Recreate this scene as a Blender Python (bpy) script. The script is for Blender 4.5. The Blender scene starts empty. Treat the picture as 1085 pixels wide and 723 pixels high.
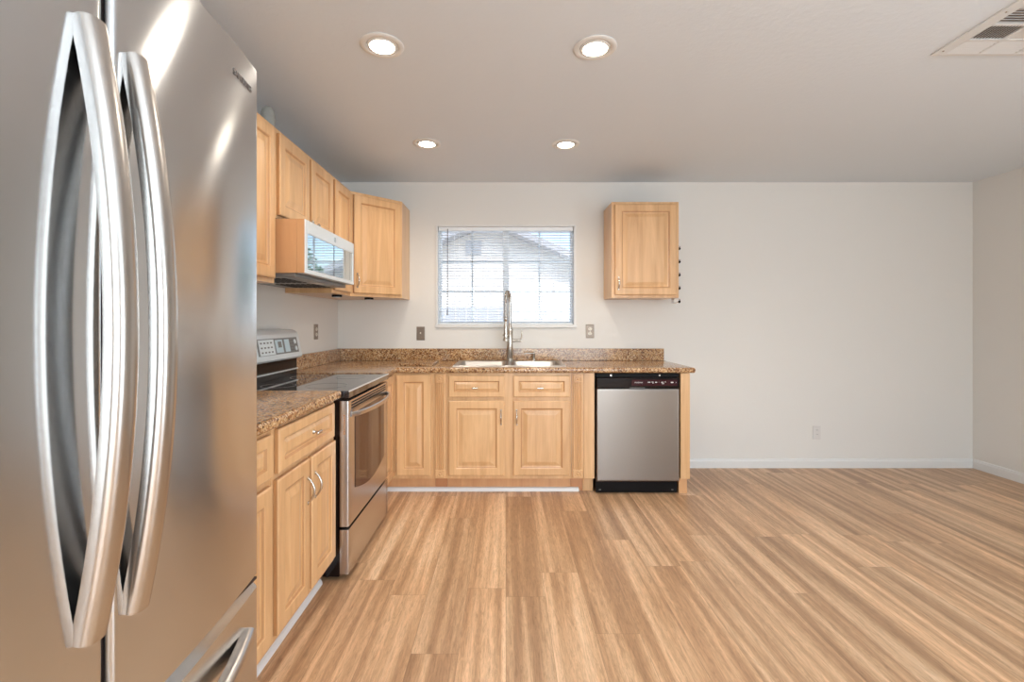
import bpy, bmesh, math, random
from mathutils import Vector, Matrix
random.seed(7)
S = bpy.context.scene
C = S.collection
PI = math.pi

# ------------------------------------------------------------------ camera
F_PX, VX, VY = 500.0, 536.0, 341.4
CAM_Z = 1.242
cd = bpy.data.cameras.new('camera'); cam = bpy.data.objects.new('camera', cd); C.objects.link(cam)
cam.location = (0, 0, CAM_Z); cam.rotation_euler = (PI / 2, 0, 0)
cd.sensor_width = 36; cd.lens = F_PX / 1085 * 36
cd.shift_x = (542.5 - VX) / 1085; cd.shift_y = -(361.5 - VY) / 1085
cd.clip_start = 0.02
S.camera = cam

# ------------------------------------------------------------------ light
S.view_settings.view_transform = 'Standard'; S.view_settings.look = 'None'
S.view_settings.gamma = 1; S.view_settings.use_curve_mapping = False
S.view_settings.exposure = 0.14
W = bpy.data.worlds.new('sky'); S.world = W; W.use_nodes = True
wn = W.node_tree.nodes; wl = W.node_tree.links; wn.clear()
wo = wn.new('ShaderNodeOutputWorld'); wb = wn.new('ShaderNodeBackground'); wt = wn.new('ShaderNodeTexSky')
wt.sky_type = 'NISHITA'; wt.sun_disc = False; wt.sun_elevation = math.radians(50); wt.sun_rotation = math.radians(150)
wt.air_density = 1.0; wt.dust_density = 2.5
wb.inputs['Strength'].default_value = 0.44
wl.new(wt.outputs[0], wb.inputs['Color']); wl.new(wb.outputs[0], wo.inputs['Surface'])


def lamp(name, kind, loc, energy, color, rot=(0, 0, 0), **kw):
    d = bpy.data.lights.new(name, kind); d.energy = energy; d.color = color
    for k, v in kw.items(): setattr(d, k, v)
    o = bpy.data.objects.new(name, d); o.location = loc; o.rotation_euler = rot; C.objects.link(o)
    return o


lamp('sunlight', 'SUN', (0, -6, 8), 2.2, (1, .95, .88), (math.radians(38), 0, math.radians(-28)), angle=math.radians(2))
# added area lights, filling in as daylight at the unseen rear window and patio door
lamp('rear_window_fill', 'AREA', (1.1, -2.55, 1.25), 95, (.78, .90, 1.0), (math.radians(104), 0, 0), shape='RECTANGLE', size=2.3, size_y=1.9)
lamp('patio_fill', 'AREA', (3.93, -.6, 1.1), 52, (.74, .87, 1.0), (math.radians(104), 0, math.radians(90)), shape='RECTANGLE', size=1.7, size_y=1.9)

# added upward fill light behind the camera, brightens the ceiling
lamp('ceiling_fill', 'AREA', (1.3, -.7, 1.7), 46, (.84, .93, 1.0), (math.radians(180), 0, 0), shape='DISK', size=.5)

# ------------------------------------------------------------------ dimensions
XL, XR, YB, YF, H = -1.429, 3.979, 4.021, -2.6, 2.433
WX0, WX1, WZ0, WZ1 = -0.597, 0.597, 1.208, 2.068

# ------------------------------------------------------------------ materials
MATS = {}


def mat(name, color=(.8, .8, .8), rough=.5, metal=0.0, **kw):
    m = bpy.data.materials.new(name); m.use_nodes = True
    b = m.node_tree.nodes['Principled BSDF']
    b.inputs['Base Color'].default_value = (*color, 1)
    b.inputs['Roughness'].default_value = rough; b.inputs['Metallic'].default_value = metal
    for k, v in kw.items():
        b.inputs[k].default_value = v
    MATS[name] = m
    return m


def nd(m, t, **kw):
    n = m.node_tree.nodes.new(t)
    for k, v in kw.items(): setattr(n, k, v)
    return n


def lk(m, a, b): m.node_tree.links.new(a, b)


def bsdf(m): return m.node_tree.nodes['Principled BSDF']


def ramp(m, stops):
    r = nd(m, 'ShaderNodeValToRGB'); e = r.color_ramp.elements
    while len(e) < len(stops): e.new(.5)
    for i, (p, c) in enumerate(stops): e[i].position = p; e[i].color = (*c, 1)
    return r


def noise(m, vec, scale, detail=4, rough=.5, dist=0.0):
    n = nd(m, 'ShaderNodeTexNoise'); n.inputs['Scale'].default_value = scale; n.inputs['Detail'].default_value = detail
    n.inputs['Roughness'].default_value = rough; n.inputs['Distortion'].default_value = dist
    if vec is not None: lk(m, vec, n.inputs['Vector'])
    return n


def objvec(m, scale=(1, 1, 1)):
    t = nd(m, 'ShaderNodeTexCoord'); mp = nd(m, 'ShaderNodeMapping'); mp.inputs['Scale'].default_value = scale
    lk(m, t.outputs['Object'], mp.inputs['Vector']); return mp.outputs[0]


def bump(m, h, strength, dist=.002):
    b = nd(m, 'ShaderNodeBump'); b.inputs['Strength'].default_value = strength; b.inputs['Distance'].default_value = dist
    lk(m, h, b.inputs['Height']); lk(m, b.outputs[0], bsdf(m).inputs['Normal'])


def paint(name, color, rough=.6, b=.25, s=70):
    m = mat(name, color, rough)
    n = noise(m, objvec(m), s, 3); bump(m, n.outputs['Fac'], b, .003)
    return m


paint('wall_paint', (.76, .725, .675), .55, .12)
paint('ceiling_paint', (.75, .79, .825), .7, .5, 45)
paint('trim_paint', (.76, .745, .72), .35, .02)
paint('white_vinyl', (.83, .85, .86), .35, .01)
paint('stucco', (.80, .77, .72), .8, .6, 30)
paint('fence_paint', (.55, .57, .60), .7, .3, 30)
paint('roof_shingle', (.42, .43, .46), .8, .8, 12)
paint('outdoor_concrete', (.55, .53, .50), .8, .4, 15)


def wood(name, c_lo, c_hi, rough=.32):
    m = mat(name, c_hi, rough)
    v = objvec(m, (11, 11, .9))
    n1 = noise(m, v, 1.4, 4, .55, .8)
    n2 = noise(m, objvec(m, (90, 90, 3)), 1.5, 3, .6)
    oi = nd(m, 'ShaderNodeObjectInfo')
    r = ramp(m, [(.30, c_lo), (.70, c_hi)])
    mx = nd(m, 'ShaderNodeMath', operation='MULTIPLY_ADD'); mx.inputs[1].default_value = .22
    lk(m, n2.outputs['Fac'], mx.inputs[0]); 
    sb = nd(m, 'ShaderNodeMath', operation='MULTIPLY_ADD'); sb.inputs[1].default_value = .85; sb.inputs[2].default_value = -.06
    lk(m, n1.outputs['Fac'], sb.inputs[0]); lk(m, sb.outputs[0], mx.inputs[2])
    rd = nd(m, 'ShaderNodeMath', operation='MULTIPLY_ADD'); rd.inputs[1].default_value = .12
    lk(m, oi.outputs['Random'], rd.inputs[0]); lk(m, mx.outputs[0], rd.inputs[2])
    lk(m, rd.outputs[0], r.inputs['Fac']); lk(m, r.outputs[0], bsdf(m).inputs['Base Color'])
    bump(m, n2.outputs['Fac'], .05, .001)
    bsdf(m).inputs['Coat Weight'].default_value = .25; bsdf(m).inputs['Coat Roughness'].default_value = .2
    return m


wood('maple', (.58, .315, .140), (.79, .49, .245))
wood('maple_shade', (.46, .215, .085), (.58, .31, .13))  # darker maple, shade painted into door grooves and edges
wood('maple_red', (.46, .19, .08), (.58, .27, .12))
wood('maple_edge', (.58, .29, .13), (.70, .38, .18))


def steel(name, color, rough, aniso=.0, metal=1.0, vary=.08):
    m = mat(name, color, rough, metal)
    b = bsdf(m)
    if aniso:
        b.inputs['Anisotropic'].default_value = aniso
        b.inputs['Anisotropic Rotation'].default_value = .25
        t = nd(m, 'ShaderNodeTangent', direction_type='RADIAL', axis='Z'); lk(m, t.outputs[0], b.inputs['Tangent'])
    n = noise(m, objvec(m, (3, 3, 400)), 1, 2)
    mr = nd(m, 'ShaderNodeMapRange'); mr.inputs['To Min'].default_value = rough * (1 - vary); mr.inputs['To Max'].default_value = rough * (1 + vary)
    lk(m, n.outputs['Fac'], mr.inputs['Value']); lk(m, mr.outputs[0], b.inputs['Roughness'])
    return m


steel('fridge_steel', (.61, .62, .63), .17, .95)
steel('handle_steel', (.54, .51, .48), .26, .3)
steel('range_steel', (.58, .55, .53), .27, .3, 1.0, .0)
steel('dishwasher_steel', (.28, .25, .225), .30, .6)
steel('sink_steel', (.50, .48, .455), .30)
steel('nickel', (.60, .56, .50), .25)
steel('chrome', (.8, .8, .8), .1)
steel('bronze', (.27, .21, .165), .35, 0, .4)
steel('vent_metal', (.74, .73, .71), .5, 0, 0.1)
mat('silver_paint', (.70, .72, .72), .3, .25)
mat('black_plastic', (.005, .004, .004), .4, 0, **{'Specular IOR Level': .12})
mat('black_gloss', (.008, .004, .004), .12, 0, **{'Specular IOR Level': .3})
mat('maroon_gloss', (.035, .004, .007), .15, 0, **{'Specular IOR Level': .3})
mat('dark_gap', (.03, .012, .010), .6)
mat('cooktop_glass', (.016, .014, .016), .04, 0, **{'Coat Weight': .6, 'Coat Roughness': .03})
mat('oven_glass', (.09, .045, .03), .06, .35)
mat('mirror_glass', (.62, .66, .66), .03, 1.0)
mat('panel_grey', (.17, .16, .15), .3)
mat('button_blue', (.55, .66, .70), .35)
mat('button_white', (.75, .78, .78), .35)
mat('badge_grey', (.16, .14, .13), .4, .4)
mat('white_print', (.75, .73, .72), .5)
mat('plate_white', (.70, .66, .62), .4)
mat('plate_slot', (.08, .07, .06), .6)
mat('ivory', (.78, .72, .62), .4)
mat('blind_white', (.86, .88, .89), .45, 0, **{'Transmission Weight': 0.0})
mat('grey_ceramic', (.34, .34, .31), .35)
mat('vent_dark', (.16, .11, .075), .7)
mat('leaf_green', (.10, .26, .10), .6)
mat('bark', (.16, .11, .07), .8)
m = mat('bulb_glow', (1, 1, 1), .4); bsdf(m).inputs['Emission Color'].default_value = (1, .9, .72, 1); bsdf(m).inputs['Emission Strength'].default_value = 14
paint('lamp_trim', (.80, .78, .74), .35, .01)

# window glass: thin clear sheet
m = bpy.data.materials.new('window_glass'); m.use_nodes = True; MATS['window_glass'] = m
n = m.node_tree.nodes; n.clear()
o_ = n.new('ShaderNodeOutputMaterial'); tr = n.new('ShaderNodeBsdfTransparent'); gl = n.new('ShaderNodeBsdfGlossy'); mx = n.new('ShaderNodeMixShader')
gl.inputs['Roughness'].default_value = .02; tr.inputs[0].default_value = (.94, .96, .97, 1); mx.inputs[0].default_value = .06
lk(m, tr.outputs[0], mx.inputs[1]); lk(m, gl.outputs[0], mx.inputs[2]); lk(m, mx.outputs[0], o_.inputs[0])

# granite
def granite(name, lift=0.0):
    m = mat(name, (.4, .25, .15), .14)
    v = objvec(m)
    vo = nd(m, 'ShaderNodeTexVoronoi'); vo.inputs['Scale'].default_value = 150; vo.inputs['Randomness'].default_value = 1
    ns = noise(m, v, 60, 3, .6)
    add = nd(m, 'ShaderNodeVectorMath', operation='MULTIPLY_ADD'); add.inputs[1].default_value = (.02, .02, .02)
    lk(m, ns.outputs['Color'], add.inputs[0]); lk(m, v, add.inputs[2]); lk(m, add.outputs[0], vo.inputs['Vector'])
    r = ramp(m, [(.0, (.07, .028, .014)), (.20, (.22, .09, .038)), (.42, (.40, .205, .088)), (.62, (.54, .33, .155)), (.85, (.62, .43, .24)), (1, (.68, .54, .37))])
    sp = nd(m, 'ShaderNodeSeparateColor'); lk(m, vo.outputs['Color'], sp.inputs[0]); lk(m, sp.outputs[0], r.inputs['Fac'])
    n2 = noise(m, v, 9, 3); r2 = ramp(m, [(.35, (.80, .76, .74)), (.65, (1.08, 1.05, 1.0))]); lk(m, n2.outputs['Fac'], r2.inputs['Fac'])
    mu = nd(m, 'ShaderNodeMix', data_type='RGBA', blend_type='MULTIPLY'); mu.inputs[0].default_value = 1
    lk(m, r.outputs[0], mu.inputs[6]); lk(m, r2.outputs[0], mu.inputs[7]); lk(m, mu.outputs[2], bsdf(m).inputs['Base Color'])
    return m


granite('granite')

# plank floor
m = mat('plank_floor', (.5, .3, .2), .36)
tc = nd(m, 'ShaderNodeTexCoord'); sx = nd(m, 'ShaderNodeSeparateXYZ'); lk(m, tc.outputs['Object'], sx.inputs[0])


def mth(op, a, b=None):
    q = nd(m, 'ShaderNodeMath', operation=op)
    for i, x in enumerate((a, b)):
        if x is None: continue
        if isinstance(x, (int, float)): q.inputs[i].default_value = x
        else: lk(m, x, q.inputs[i])
    return q.outputs[0]


PW, PL = .178, 1.22
rx = mth('DIVIDE', sx.outputs['X'], PW); row = mth('FLOOR', rx)
wn1 = nd(m, 'ShaderNodeTexWhiteNoise', noise_dimensions='1D'); lk(m, row, wn1.inputs['W'])
ry = mth('ADD', mth('DIVIDE', sx.outputs['Y'], PL), mth('MULTIPLY', wn1.outputs['Value'], 7.3)); col = mth('FLOOR', ry)
cb = nd(m, 'ShaderNodeCombineXYZ'); lk(m, row, cb.inputs['X']); lk(m, col, cb.inputs['Y'])
wn2 = nd(m, 'ShaderNodeTexWhiteNoise', noise_dimensions='2D'); lk(m, cb.outputs[0], wn2.inputs['Vector'])
PID = wn2.outputs['Value']
ex = mth('MULTIPLY', mth('MINIMUM', mth('FRACT', rx), mth('SUBTRACT', 1, mth('FRACT', rx))), PW)
ey = mth('MULTIPLY', mth('MINIMUM', mth('FRACT', ry), mth('SUBTRACT', 1, mth('FRACT', ry))), PL)
SEAM = mth('LESS_THAN', mth('MINIMUM', ex, ey), .0008)
wv = nd(m, 'ShaderNodeMath', operation='MULTIPLY'); wv.inputs[1].default_value = 60; lk(m, PID, wv.inputs[0])


def n4(scale3, detail, rough, dist):
    mp = nd(m, 'ShaderNodeMapping'); mp.inputs['Scale'].default_value = scale3; lk(m, tc.outputs['Object'], mp.inputs['Vector'])
    q = nd(m, 'ShaderNodeTexNoise', noise_dimensions='4D'); q.inputs['Scale'].default_value = 1
    q.inputs['Detail'].default_value = detail; q.inputs['Roughness'].default_value = rough; q.inputs['Distortion'].default_value = dist
    lk(m, mp.outputs[0], q.inputs['Vector']); lk(m, wv.outputs[0], q.inputs['W']); return q


g1 = n4((15, .55, 1), 4, .55, .45)
g2 = n4((75, 7, 1), 7, .78, 2.2)
r1 = ramp(m, [(.34, (.37, .208, .110)), (.46, (.49, .290, .158)), (.56, (.65, .415, .240)), (.66, (.78, .54, .340))]); lk(m, g1.outputs['Fac'], r1.inputs['Fac'])
r2 = ramp(m, [(.36, (.60, .56, .52)), (.50, (1, 1, 1)), (.62, (1.25, 1.25, 1.25))]); lk(m, g2.outputs['Fac'], r2.inputs['Fac'])
mu = nd(m, 'ShaderNodeMix', data_type='RGBA', blend_type='MULTIPLY'); mu.inputs[0].default_value = .75
lk(m, r1.outputs[0], mu.inputs[6]); lk(m, r2.outputs[0], mu.inputs[7])
r3 = ramp(m, [(0, (.90, .89, .88)), (1, (1.12, 1.11, 1.10))]); lk(m, PID, r3.inputs['Fac'])
mu2 = nd(m, 'ShaderNodeMix', data_type='RGBA', blend_type='MULTIPLY'); mu2.inputs[0].default_value = 1
lk(m, mu.outputs[2], mu2.inputs[6]); lk(m, r3.outputs[0], mu2.inputs[7])
mu3 = nd(m, 'ShaderNodeMix', data_type='RGBA'); mu3.inputs[7].default_value = (.20, .11, .06, 1)
fm = nd(m, 'ShaderNodeMath', operation='MULTIPLY'); fm.inputs[1].default_value = .6; lk(m, SEAM, fm.inputs[0])
lk(m, fm.outputs[0], mu3.inputs[0]); lk(m, mu2.outputs[2], mu3.inputs[6]); lk(m, mu3.outputs[2], bsdf(m).inputs['Base Color'])
bump(m, g2.outputs['Fac'], .08, .001)


# ------------------------------------------------------------------ mesh helpers
class Frame:
    def __init__(s, o=(0, 0, 0), u=(1, 0, 0), v=(0, 1, 0), w=(0, 0, 1)):
        s.o, s.u, s.v, s.w = Vector(o), Vector(u), Vector(v), Vector(w)

    def __call__(s, p): return s.o + s.u * p[0] + s.v * p[1] + s.w * p[2]


WORLD = Frame()


def face_frame(o, u, w): return Frame(o, u, (0, 0, 1), w)


class MB:
    """collects shapes; build() links them as ONE mesh object"""

    def __init__(s, fr=WORLD): s.bm = bmesh.new(); s.fr = fr

    def v(s, p): return s.bm.verts.new(s.fr(p))

    def box(s, a0, a1, b0, b1, c0, c1, bev=0.0, seg=2):
        P = [(a, b, c) for a in (a0, a1) for b in (b0, b1) for c in (c0, c1)]
        vs = [s.v(p) for p in P]
        fs = [s.bm.faces.new([vs[i] for i in q]) for q in ((0, 1, 3, 2), (4, 6, 7, 5), (0, 4, 5, 1), (2, 3, 7, 6), (0, 2, 6, 4), (1, 5, 7, 3))]
        bmesh.ops.recalc_face_normals(s.bm, faces=fs)
        if bev:
            es = list({e for f in fs for e in f.edges})
            bmesh.ops.bevel(s.bm, geom=es, offset=bev, segments=seg, affect='EDGES', profile=.5)
        return s

    def rings(s, loops, cap0=False, cap1=True, closed=True):
        """loops: list of lists of points of equal length, skinned in turn"""
        L = [[s.v(p) for p in lp] for lp in loops]
        n = len(L[0]); fs = []
        for a, b in zip(L, L[1:]):
            for i in range(n if closed else n - 1):
                j = (i + 1) % n
                fs.append(s.bm.faces.new((a[i], a[j], b[j], b[i])))
        if cap0: fs.append(s.bm.faces.new(L[0]))
        if cap1: fs.append(s.bm.faces.new(L[-1]))
        bmesh.ops.recalc_face_normals(s.bm, faces=fs)
        return s

    def panel(s, u0, u1, v0, v1, prof):
        """mitred rectangular rings: prof = [(inset, height)]"""
        lp = []
        for d, h in prof:
            lp.append([(u0 + d, v0 + d, h), (u1 - d, v0 + d, h), (u1 - d, v1 - d, h), (u0 + d, v1 - d, h)])
        return s.rings(lp, True, True)

    def tube(s, pts, r, n=12, caps=True):
        pts = [Vector(p) for p in pts]; rs = r if isinstance(r, (list, tuple)) else [r] * len(pts)
        lp = []; up = None
        for i, p in enumerate(pts):
            t = (pts[min(i + 1, len(pts) - 1)] - pts[max(i - 1, 0)]).normalized()
            if up is None:
                up = Vector((0, 0, 1)) if abs(t.z) < .9 else Vector((1, 0, 0))
            a = t.cross(up)
            if a.length < 1e-5: a = t.cross(Vector((0, 1, 0)))
            a.normalize(); b = a.cross(t).normalized(); up = b
            lp.append([tuple(p + (a * math.cos(q) + b * math.sin(q)) * rs[i]) for q in [2 * PI * k / n for k in range(n)]])
        return s.rings(lp, caps, caps)

    def lathe(s, prof, c=(0, 0, 0), n=32, axis='z', caps=(True, True)):
        lp = []
        for r, h in prof:
            ring = []
            for k in range(n):
                q = 2 * PI * k / n; x, y = r * math.cos(q), r * math.sin(q)
                ring.append((c[0] + x, c[1] + y, c[2] + h) if axis == 'z' else ((c[0] + x, c[1] - h, c[2] + y) if axis == 'y' else (c[0] + h, c[1] + x, c[2] + y)))
            lp.append(ring)
        return s.rings(lp, caps[0], caps[1])

    def prism(s, poly, axis, lo, hi):
        def mk(p, h):
            return {'x': (h, p[0], p[1]), 'y': (p[0], h, p[1]), 'z': (p[0], p[1], h)}[axis]
        return s.rings([[mk(p, lo) for p in poly], [mk(p, hi) for p in poly]], True, True)

    def build(s, name, material, parent=None, smooth=None, label=None, second=None, pick=()):
        me = bpy.data.meshes.new(name)
        if second:
            s.bm.faces.ensure_lookup_table()
            for i in pick: s.bm.faces[i].material_index = 1
        if parent is not None:
            r = parent
            while r.parent is not None: r = r.parent
            bmesh.ops.translate(s.bm, verts=s.bm.verts, vec=-r.location)
        s.bm.to_mesh(me); s.bm.free()
        me.materials.append(MATS[material])
        if second: me.materials.append(MATS[second])
        o = bpy.data.objects.new(name, me); C.objects.link(o)
        if parent is not None: o.parent = parent
        if smooth:
            for p in me.polygons: p.use_smooth = True
            try: me.set_sharp_from_angle(angle=math.radians(smooth))
            except Exception: pass
        if label: o['label'] = label
        return o


def thing(name, label, cat, loc, group=None):
    o = bpy.data.objects.new(name, None); o.empty_display_size = .05; C.objects.link(o); o.location = loc
    o['label'] = label; o['category'] = cat
    if group: o['group'] = group
    return o


def tag(o, label, cat, group=None):
    o['label'] = label; o['category'] = cat
    if group: o['group'] = group
    return o


def struct(name, mb, material, parent=None, smooth=None):
    o = mb.build(name, material, parent, smooth)
    o['kind'] = 'structure'
    return o


def recentre(o):
    """move a single mesh's origin to the middle of its base"""
    vs = [v.co for v in o.data.vertices]
    c = Vector(((min(v.x for v in vs) + max(v.x for v in vs)) / 2, (min(v.y for v in vs) + max(v.y for v in vs)) / 2, min(v.z for v in vs)))
    o.data.transform(Matrix.Translation(-c)); o.location = c
    return o


def text_mesh(body, size, fr, name, material, parent, depth=.0004):
    cu = bpy.data.curves.new(name, 'FONT'); cu.body = body; cu.size = size; cu.extrude = depth; cu.align_x = 'CENTER'; cu.align_y = 'CENTER'
    t = bpy.data.objects.new(name + '_curve', cu); C.objects.link(t)
    dg = bpy.context.evaluated_depsgraph_get(); me = bpy.data.meshes.new_from_object(t.evaluated_get(dg))
    bpy.data.objects.remove(t)
    r = parent
    while r.parent is not None: r = r.parent
    for v in me.vertices: v.co = fr(v.co) - r.location
    me.materials.clear(); me.materials.append(MATS[material])
    o = bpy.data.objects.new(name, me); C.objects.link(o); o.parent = parent
    return o


# ------------------------------------------------------------------ room shell
T = .12
struct('floor', MB().box(XL - T, XR + T, YF - T, YB + T, -.05, 0), 'plank_floor')
struct('ceiling', MB().box(XL - T, XR + T, YF - T, YB + T, H, H + .05), 'ceiling_paint')
struct('wall_left', MB().box(XL - T, XL, YF - T, YB + T, 0, H), 'wall_paint')
PD0, PD1, PDZ = -1.5, .3, 2.05
mb = MB(); mb.box(XR, XR + T, YF - T, PD0, 0, H); mb.box(XR, XR + T, PD1, YB + T, 0, H); mb.box(XR, XR + T, PD0, PD1, PDZ, H)
struct('wall_right', mb, 'wall_paint')
mb = MB()
mb.box(XL, WX0, YB, YB + T, 0, H); mb.box(WX1, XR, YB, YB + T, 0, H); mb.box(WX0, WX1, YB, YB + T, 0, WZ0); mb.box(WX0, WX1, YB, YB + T, WZ1, H)
struct('wall_back', mb, 'wall_paint')
FW0, FW1, FZ0, FZ1 = -.1, 2.3, .3, 2.2
mb = MB()
mb.box(XL, FW0, YF - T, YF, 0, H); mb.box(FW1, XR, YF - T, YF, 0, H); mb.box(FW0, FW1, YF - T, YF, 0, FZ0); mb.box(FW0, FW1, YF - T, YF, FZ1, H)
struct('wall_front', mb, 'wall_paint')
# baseboards
def base_profile(sign=1):
    return [(0, 0), (.013, 0), (.013, .058), (.010, .066), (.008, .076), (.003, .079), (0, .079)]


mb = MB(); mb.prism([(YB - a, z) for a, z in base_profile()], 'x', 1.335, XR - .001)
struct('baseboard_back', mb, 'trim_paint')
mb = MB(); mb.prism([(XR - a, z) for a, z in base_profile()], 'y', PD1 + .06, YB - .0135)
struct('baseboard_right', mb, 'trim_paint')


def window_unit(name, fr, w, z0, z1, panes=2, cols=2, rows=3, depth=.05, muntins=True):
    """vinyl sash window in a frame: u across, v up, w outward"""
    t = bpy.data.objects.new(name, None); C.objects.link(t); t.location = fr((w / 2, z0, 0)); t['kind'] = 'structure'
    b = MB(fr); f = .038
    b.box(0, w, z0, z0 + f, 0, depth, .003); b.box(0, w, z1 - f, z1, 0, depth, .003)
    b.box(0, f, z0 + f, z1 - f, 0, depth, .003); b.box(w - f, w, z0 + f, z1 - f, 0, depth, .003)
    b.box(w / 2 - .026, w / 2 + .026, z0 + f, z1 - f, 0, depth, .003)
    o = b.build('window_frame', 'white_vinyl', t)
    for k in range(2):
        u0 = f if k == 0 else w / 2 + .026; u1 = w / 2 - .026 if k == 0 else w - f
        p = MB(fr); p.box(u0, u1, z0 + f, z1 - f, depth * .45, depth * .55); p.build('pane', 'window_glass', t)
        if muntins:
            g = MB(fr); c = (u0 + u1) / 2
            g.box(c - .008, c + .008, z0 + f, z1 - f, depth * .3, depth * .44)
            for q in (1, 2):
                z = z0 + f + (z1 - z0 - 2 * f) * q / 3
                g.box(u0, u1, z - .008, z + .008, depth * .3, depth * .44)
            g.build('muntins', 'white_vinyl', t)
    return t


# kitchen window: plane of the frame 7 cm out, thin white liner lining the opening
window_unit('window_1', face_frame((WX0 + .001, YB + .115, 0), (1, 0, 0), (0, -1, 0)), WX1 - WX0 - .002, WZ0 + .001, WZ1 - .001)
mb = MB(); L = .017
y0, y1 = YB - .006, YB + .062
mb.box(WX0, WX0 + L, y0, y1, WZ0, WZ1, .002); mb.box(WX1 - L, WX1, y0, y1, WZ0, WZ1, .002)
mb.box(WX0 + L, WX1 - L, y0, y1, WZ1 - .012, WZ1, .002)
mb.box(WX0 - .004, WX1 + .004, y0 - .012, y1, WZ0 - .012, WZ0 + .012, .003)
struct('trim_1', mb, 'trim_paint')
window_unit('window_2', face_frame((FW1 - .001, YF - .09, 0), (-1, 0, 0), (0, 1, 0)), FW1 - FW0 - .002, FZ0 + .001, FZ1 - .001, muntins=False)
# unseen patio door, added in the right wall to help light the room
t = bpy.data.objects.new('door_1', None); C.objects.link(t); t.location = (XR + .06, (PD0 + PD1) / 2, 0); t['kind'] = 'structure'
fr = face_frame((XR + .05, PD0 + .001, 0), (0, 1, 0), (1, 0, 0)); w = PD1 - PD0 - .002
mb = MB(fr); mb.box(0, w, .001, .05, 0, .05); mb.box(0, w, PDZ - .06, PDZ - .001, 0, .05); mb.box(0, .05, .05, PDZ - .06, 0, .05); mb.box(w - .05, w, .05, PDZ - .06, 0, .05); mb.box(w / 2 - .04, w / 2 + .04, .05, PDZ - .06, 0, .05)
mb.build('door_frame', 'white_vinyl', t)
for a, b_ in ((.05, w / 2 - .04), (w / 2 + .04, w - .05)):
    MB(fr).box(a, b_, .05, PDZ - .06, .022, .028).build('pane', 'window_glass', t)

# ------------------------------------------------------------------ window blind
bl = thing('window_blind', 'white horizontal slatted blind, tilted open, in the window over the sink', 'blind', (0, YB + .03, WZ0 + .014))
bx0, bx1 = WX0 + L + .004, WX1 - L - .004
MB().box(bx0, bx1, YB + .016, YB + .044, WZ1 - .045, WZ1 - .0125, .002).build('headrail', 'blind_white', bl)
mb = MB(); zt = WZ1 - .06; zb = WZ0 + .035; ns = 36
for i in range(ns):
    z = zb + (zt - zb) * i / (ns - 1)
    hw = .0125; tilt = math.radians(-7)
    ca, sa = math.cos(tilt), math.sin(tilt)
    up_, lo_ = [], []
    for k in range(5):
        s_ = -hw + 2 * hw * k / 4; cz = .0016 * (1 - (s_ / hw) ** 2)
        yy = s_ * ca - cz * sa; zz = s_ * sa + cz * ca
        up_.append((YB + .03 + yy, z + zz + .0004)); lo_.append((YB + .03 + yy, z + zz - .0004))
    mb.prism(up_ + lo_[::-1], 'x', bx0, bx1)
mb.build('slats', 'blind_white', bl)
MB().box(bx0, bx1, YB + .017, YB + .043, WZ0 + .0135, WZ0 + .0235, .003).build('bottom_rail', 'blind_white', bl)
mb = MB()
for x in (-.44, -.40, -.02, .31, .47):
    for yy in (YB + .0162, YB + .0438):
        mb.box(x - .0008, x + .0008, yy - .0006, yy + .0006, WZ0 + .02, WZ1 - .04)
mb.build('ladder_cord', 'blind_white', bl)
mb = MB(); mb.tube([(-.497, YB + .010, WZ1 - .03), (-.498, YB + .008, 1.9), (-.499, YB + .007, 1.345)], .0035, 8)
mb.tube([(-.499, YB + .007, 1.347), (-.499, YB + .007, 1.30)], [.0045, .0055], 8)
mb.build('tilt_wand', 'panel_grey', bl, 40)

# ------------------------------------------------------------------ outdoors seen through the window
GZ = -.1
struct('ground', MB().box(-9, 12, YB + T + .01, 22, GZ - .1, GZ), 'outdoor_concrete')
nh = thing('neighbour_house', 'pale stucco house with grey gable roof beyond the window blind', 'house', (-.4, 12, GZ))
HY = 12.0
pk = (-.45, 3.86); eL = (-4.2, 2.25); eR = (4.0, 1.9)
mb = MB(); mb.prism([(-3.9, GZ), (3.6, GZ), (3.6, 1.98), (pk[0], pk[1] - .18), (-3.9, 2.25)], 'y', HY, HY + 6)
mb.build('wall', 'stucco', nh)
mb = MB()
def slab(a, b, t_, y0_, y1_):
    mb.prism([a, b, (b[0], b[1] - t_), (a[0], a[1] - t_)], 'y', y0_, y1_)
slab(eL, pk, .16, HY - .55, HY + 6.4); slab(pk, eR, .16, HY - .55, HY + 6.4)
mb.build('roof', 'roof_shingle', nh)
mb = MB(); mb.box(-1.02, -.62, HY - .03, HY, 2.95, 3.3)
for k in range(6): mb.box(-1.0, -.64, HY - .05, HY - .03, 2.97 + k * .055, 2.99 + k * .055)
mb.build('gable_vent', 'fence_paint', nh)
mb = MB()
for k in range(70):
    x = -4 + k * .15; mb.box(x, x + .142, 6.6, 6.62, GZ, 1.45 + .0 * random.random())
mb.box(-4, 6.5, 6.62, 6.66, .3, .4); mb.box(-4, 6.5, 6.62, 6.66, 1.1, 1.2)
tag(recentre(mb.build('garden_fence', 'fence_paint')), 'pale grey board fence low in the view through the window', 'fence')


def leafy(mb, c, rx, rz, n, s):
    for _ in range(n):
        d = Vector((random.gauss(0, 1), random.gauss(0, 1), random.gauss(0, 1))).normalized() * (.55 + .45 * random.random())
        p = Vector(c) + Vector((d.x * rx, d.y * rx, d.z * rz))
        a = Vector((random.gauss(0, 1), random.gauss(0, 1), random.gauss(0, .6))).normalized(); b = a.cross(Vector((random.random(), random.random(), 1))).normalized()
        mb.rings([[tuple(p - a * s), tuple(p - b * s * .45 + Vector((0, 0, .01))), tuple(p + a * s), tuple(p + b * s * .45)]], False, True)


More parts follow.
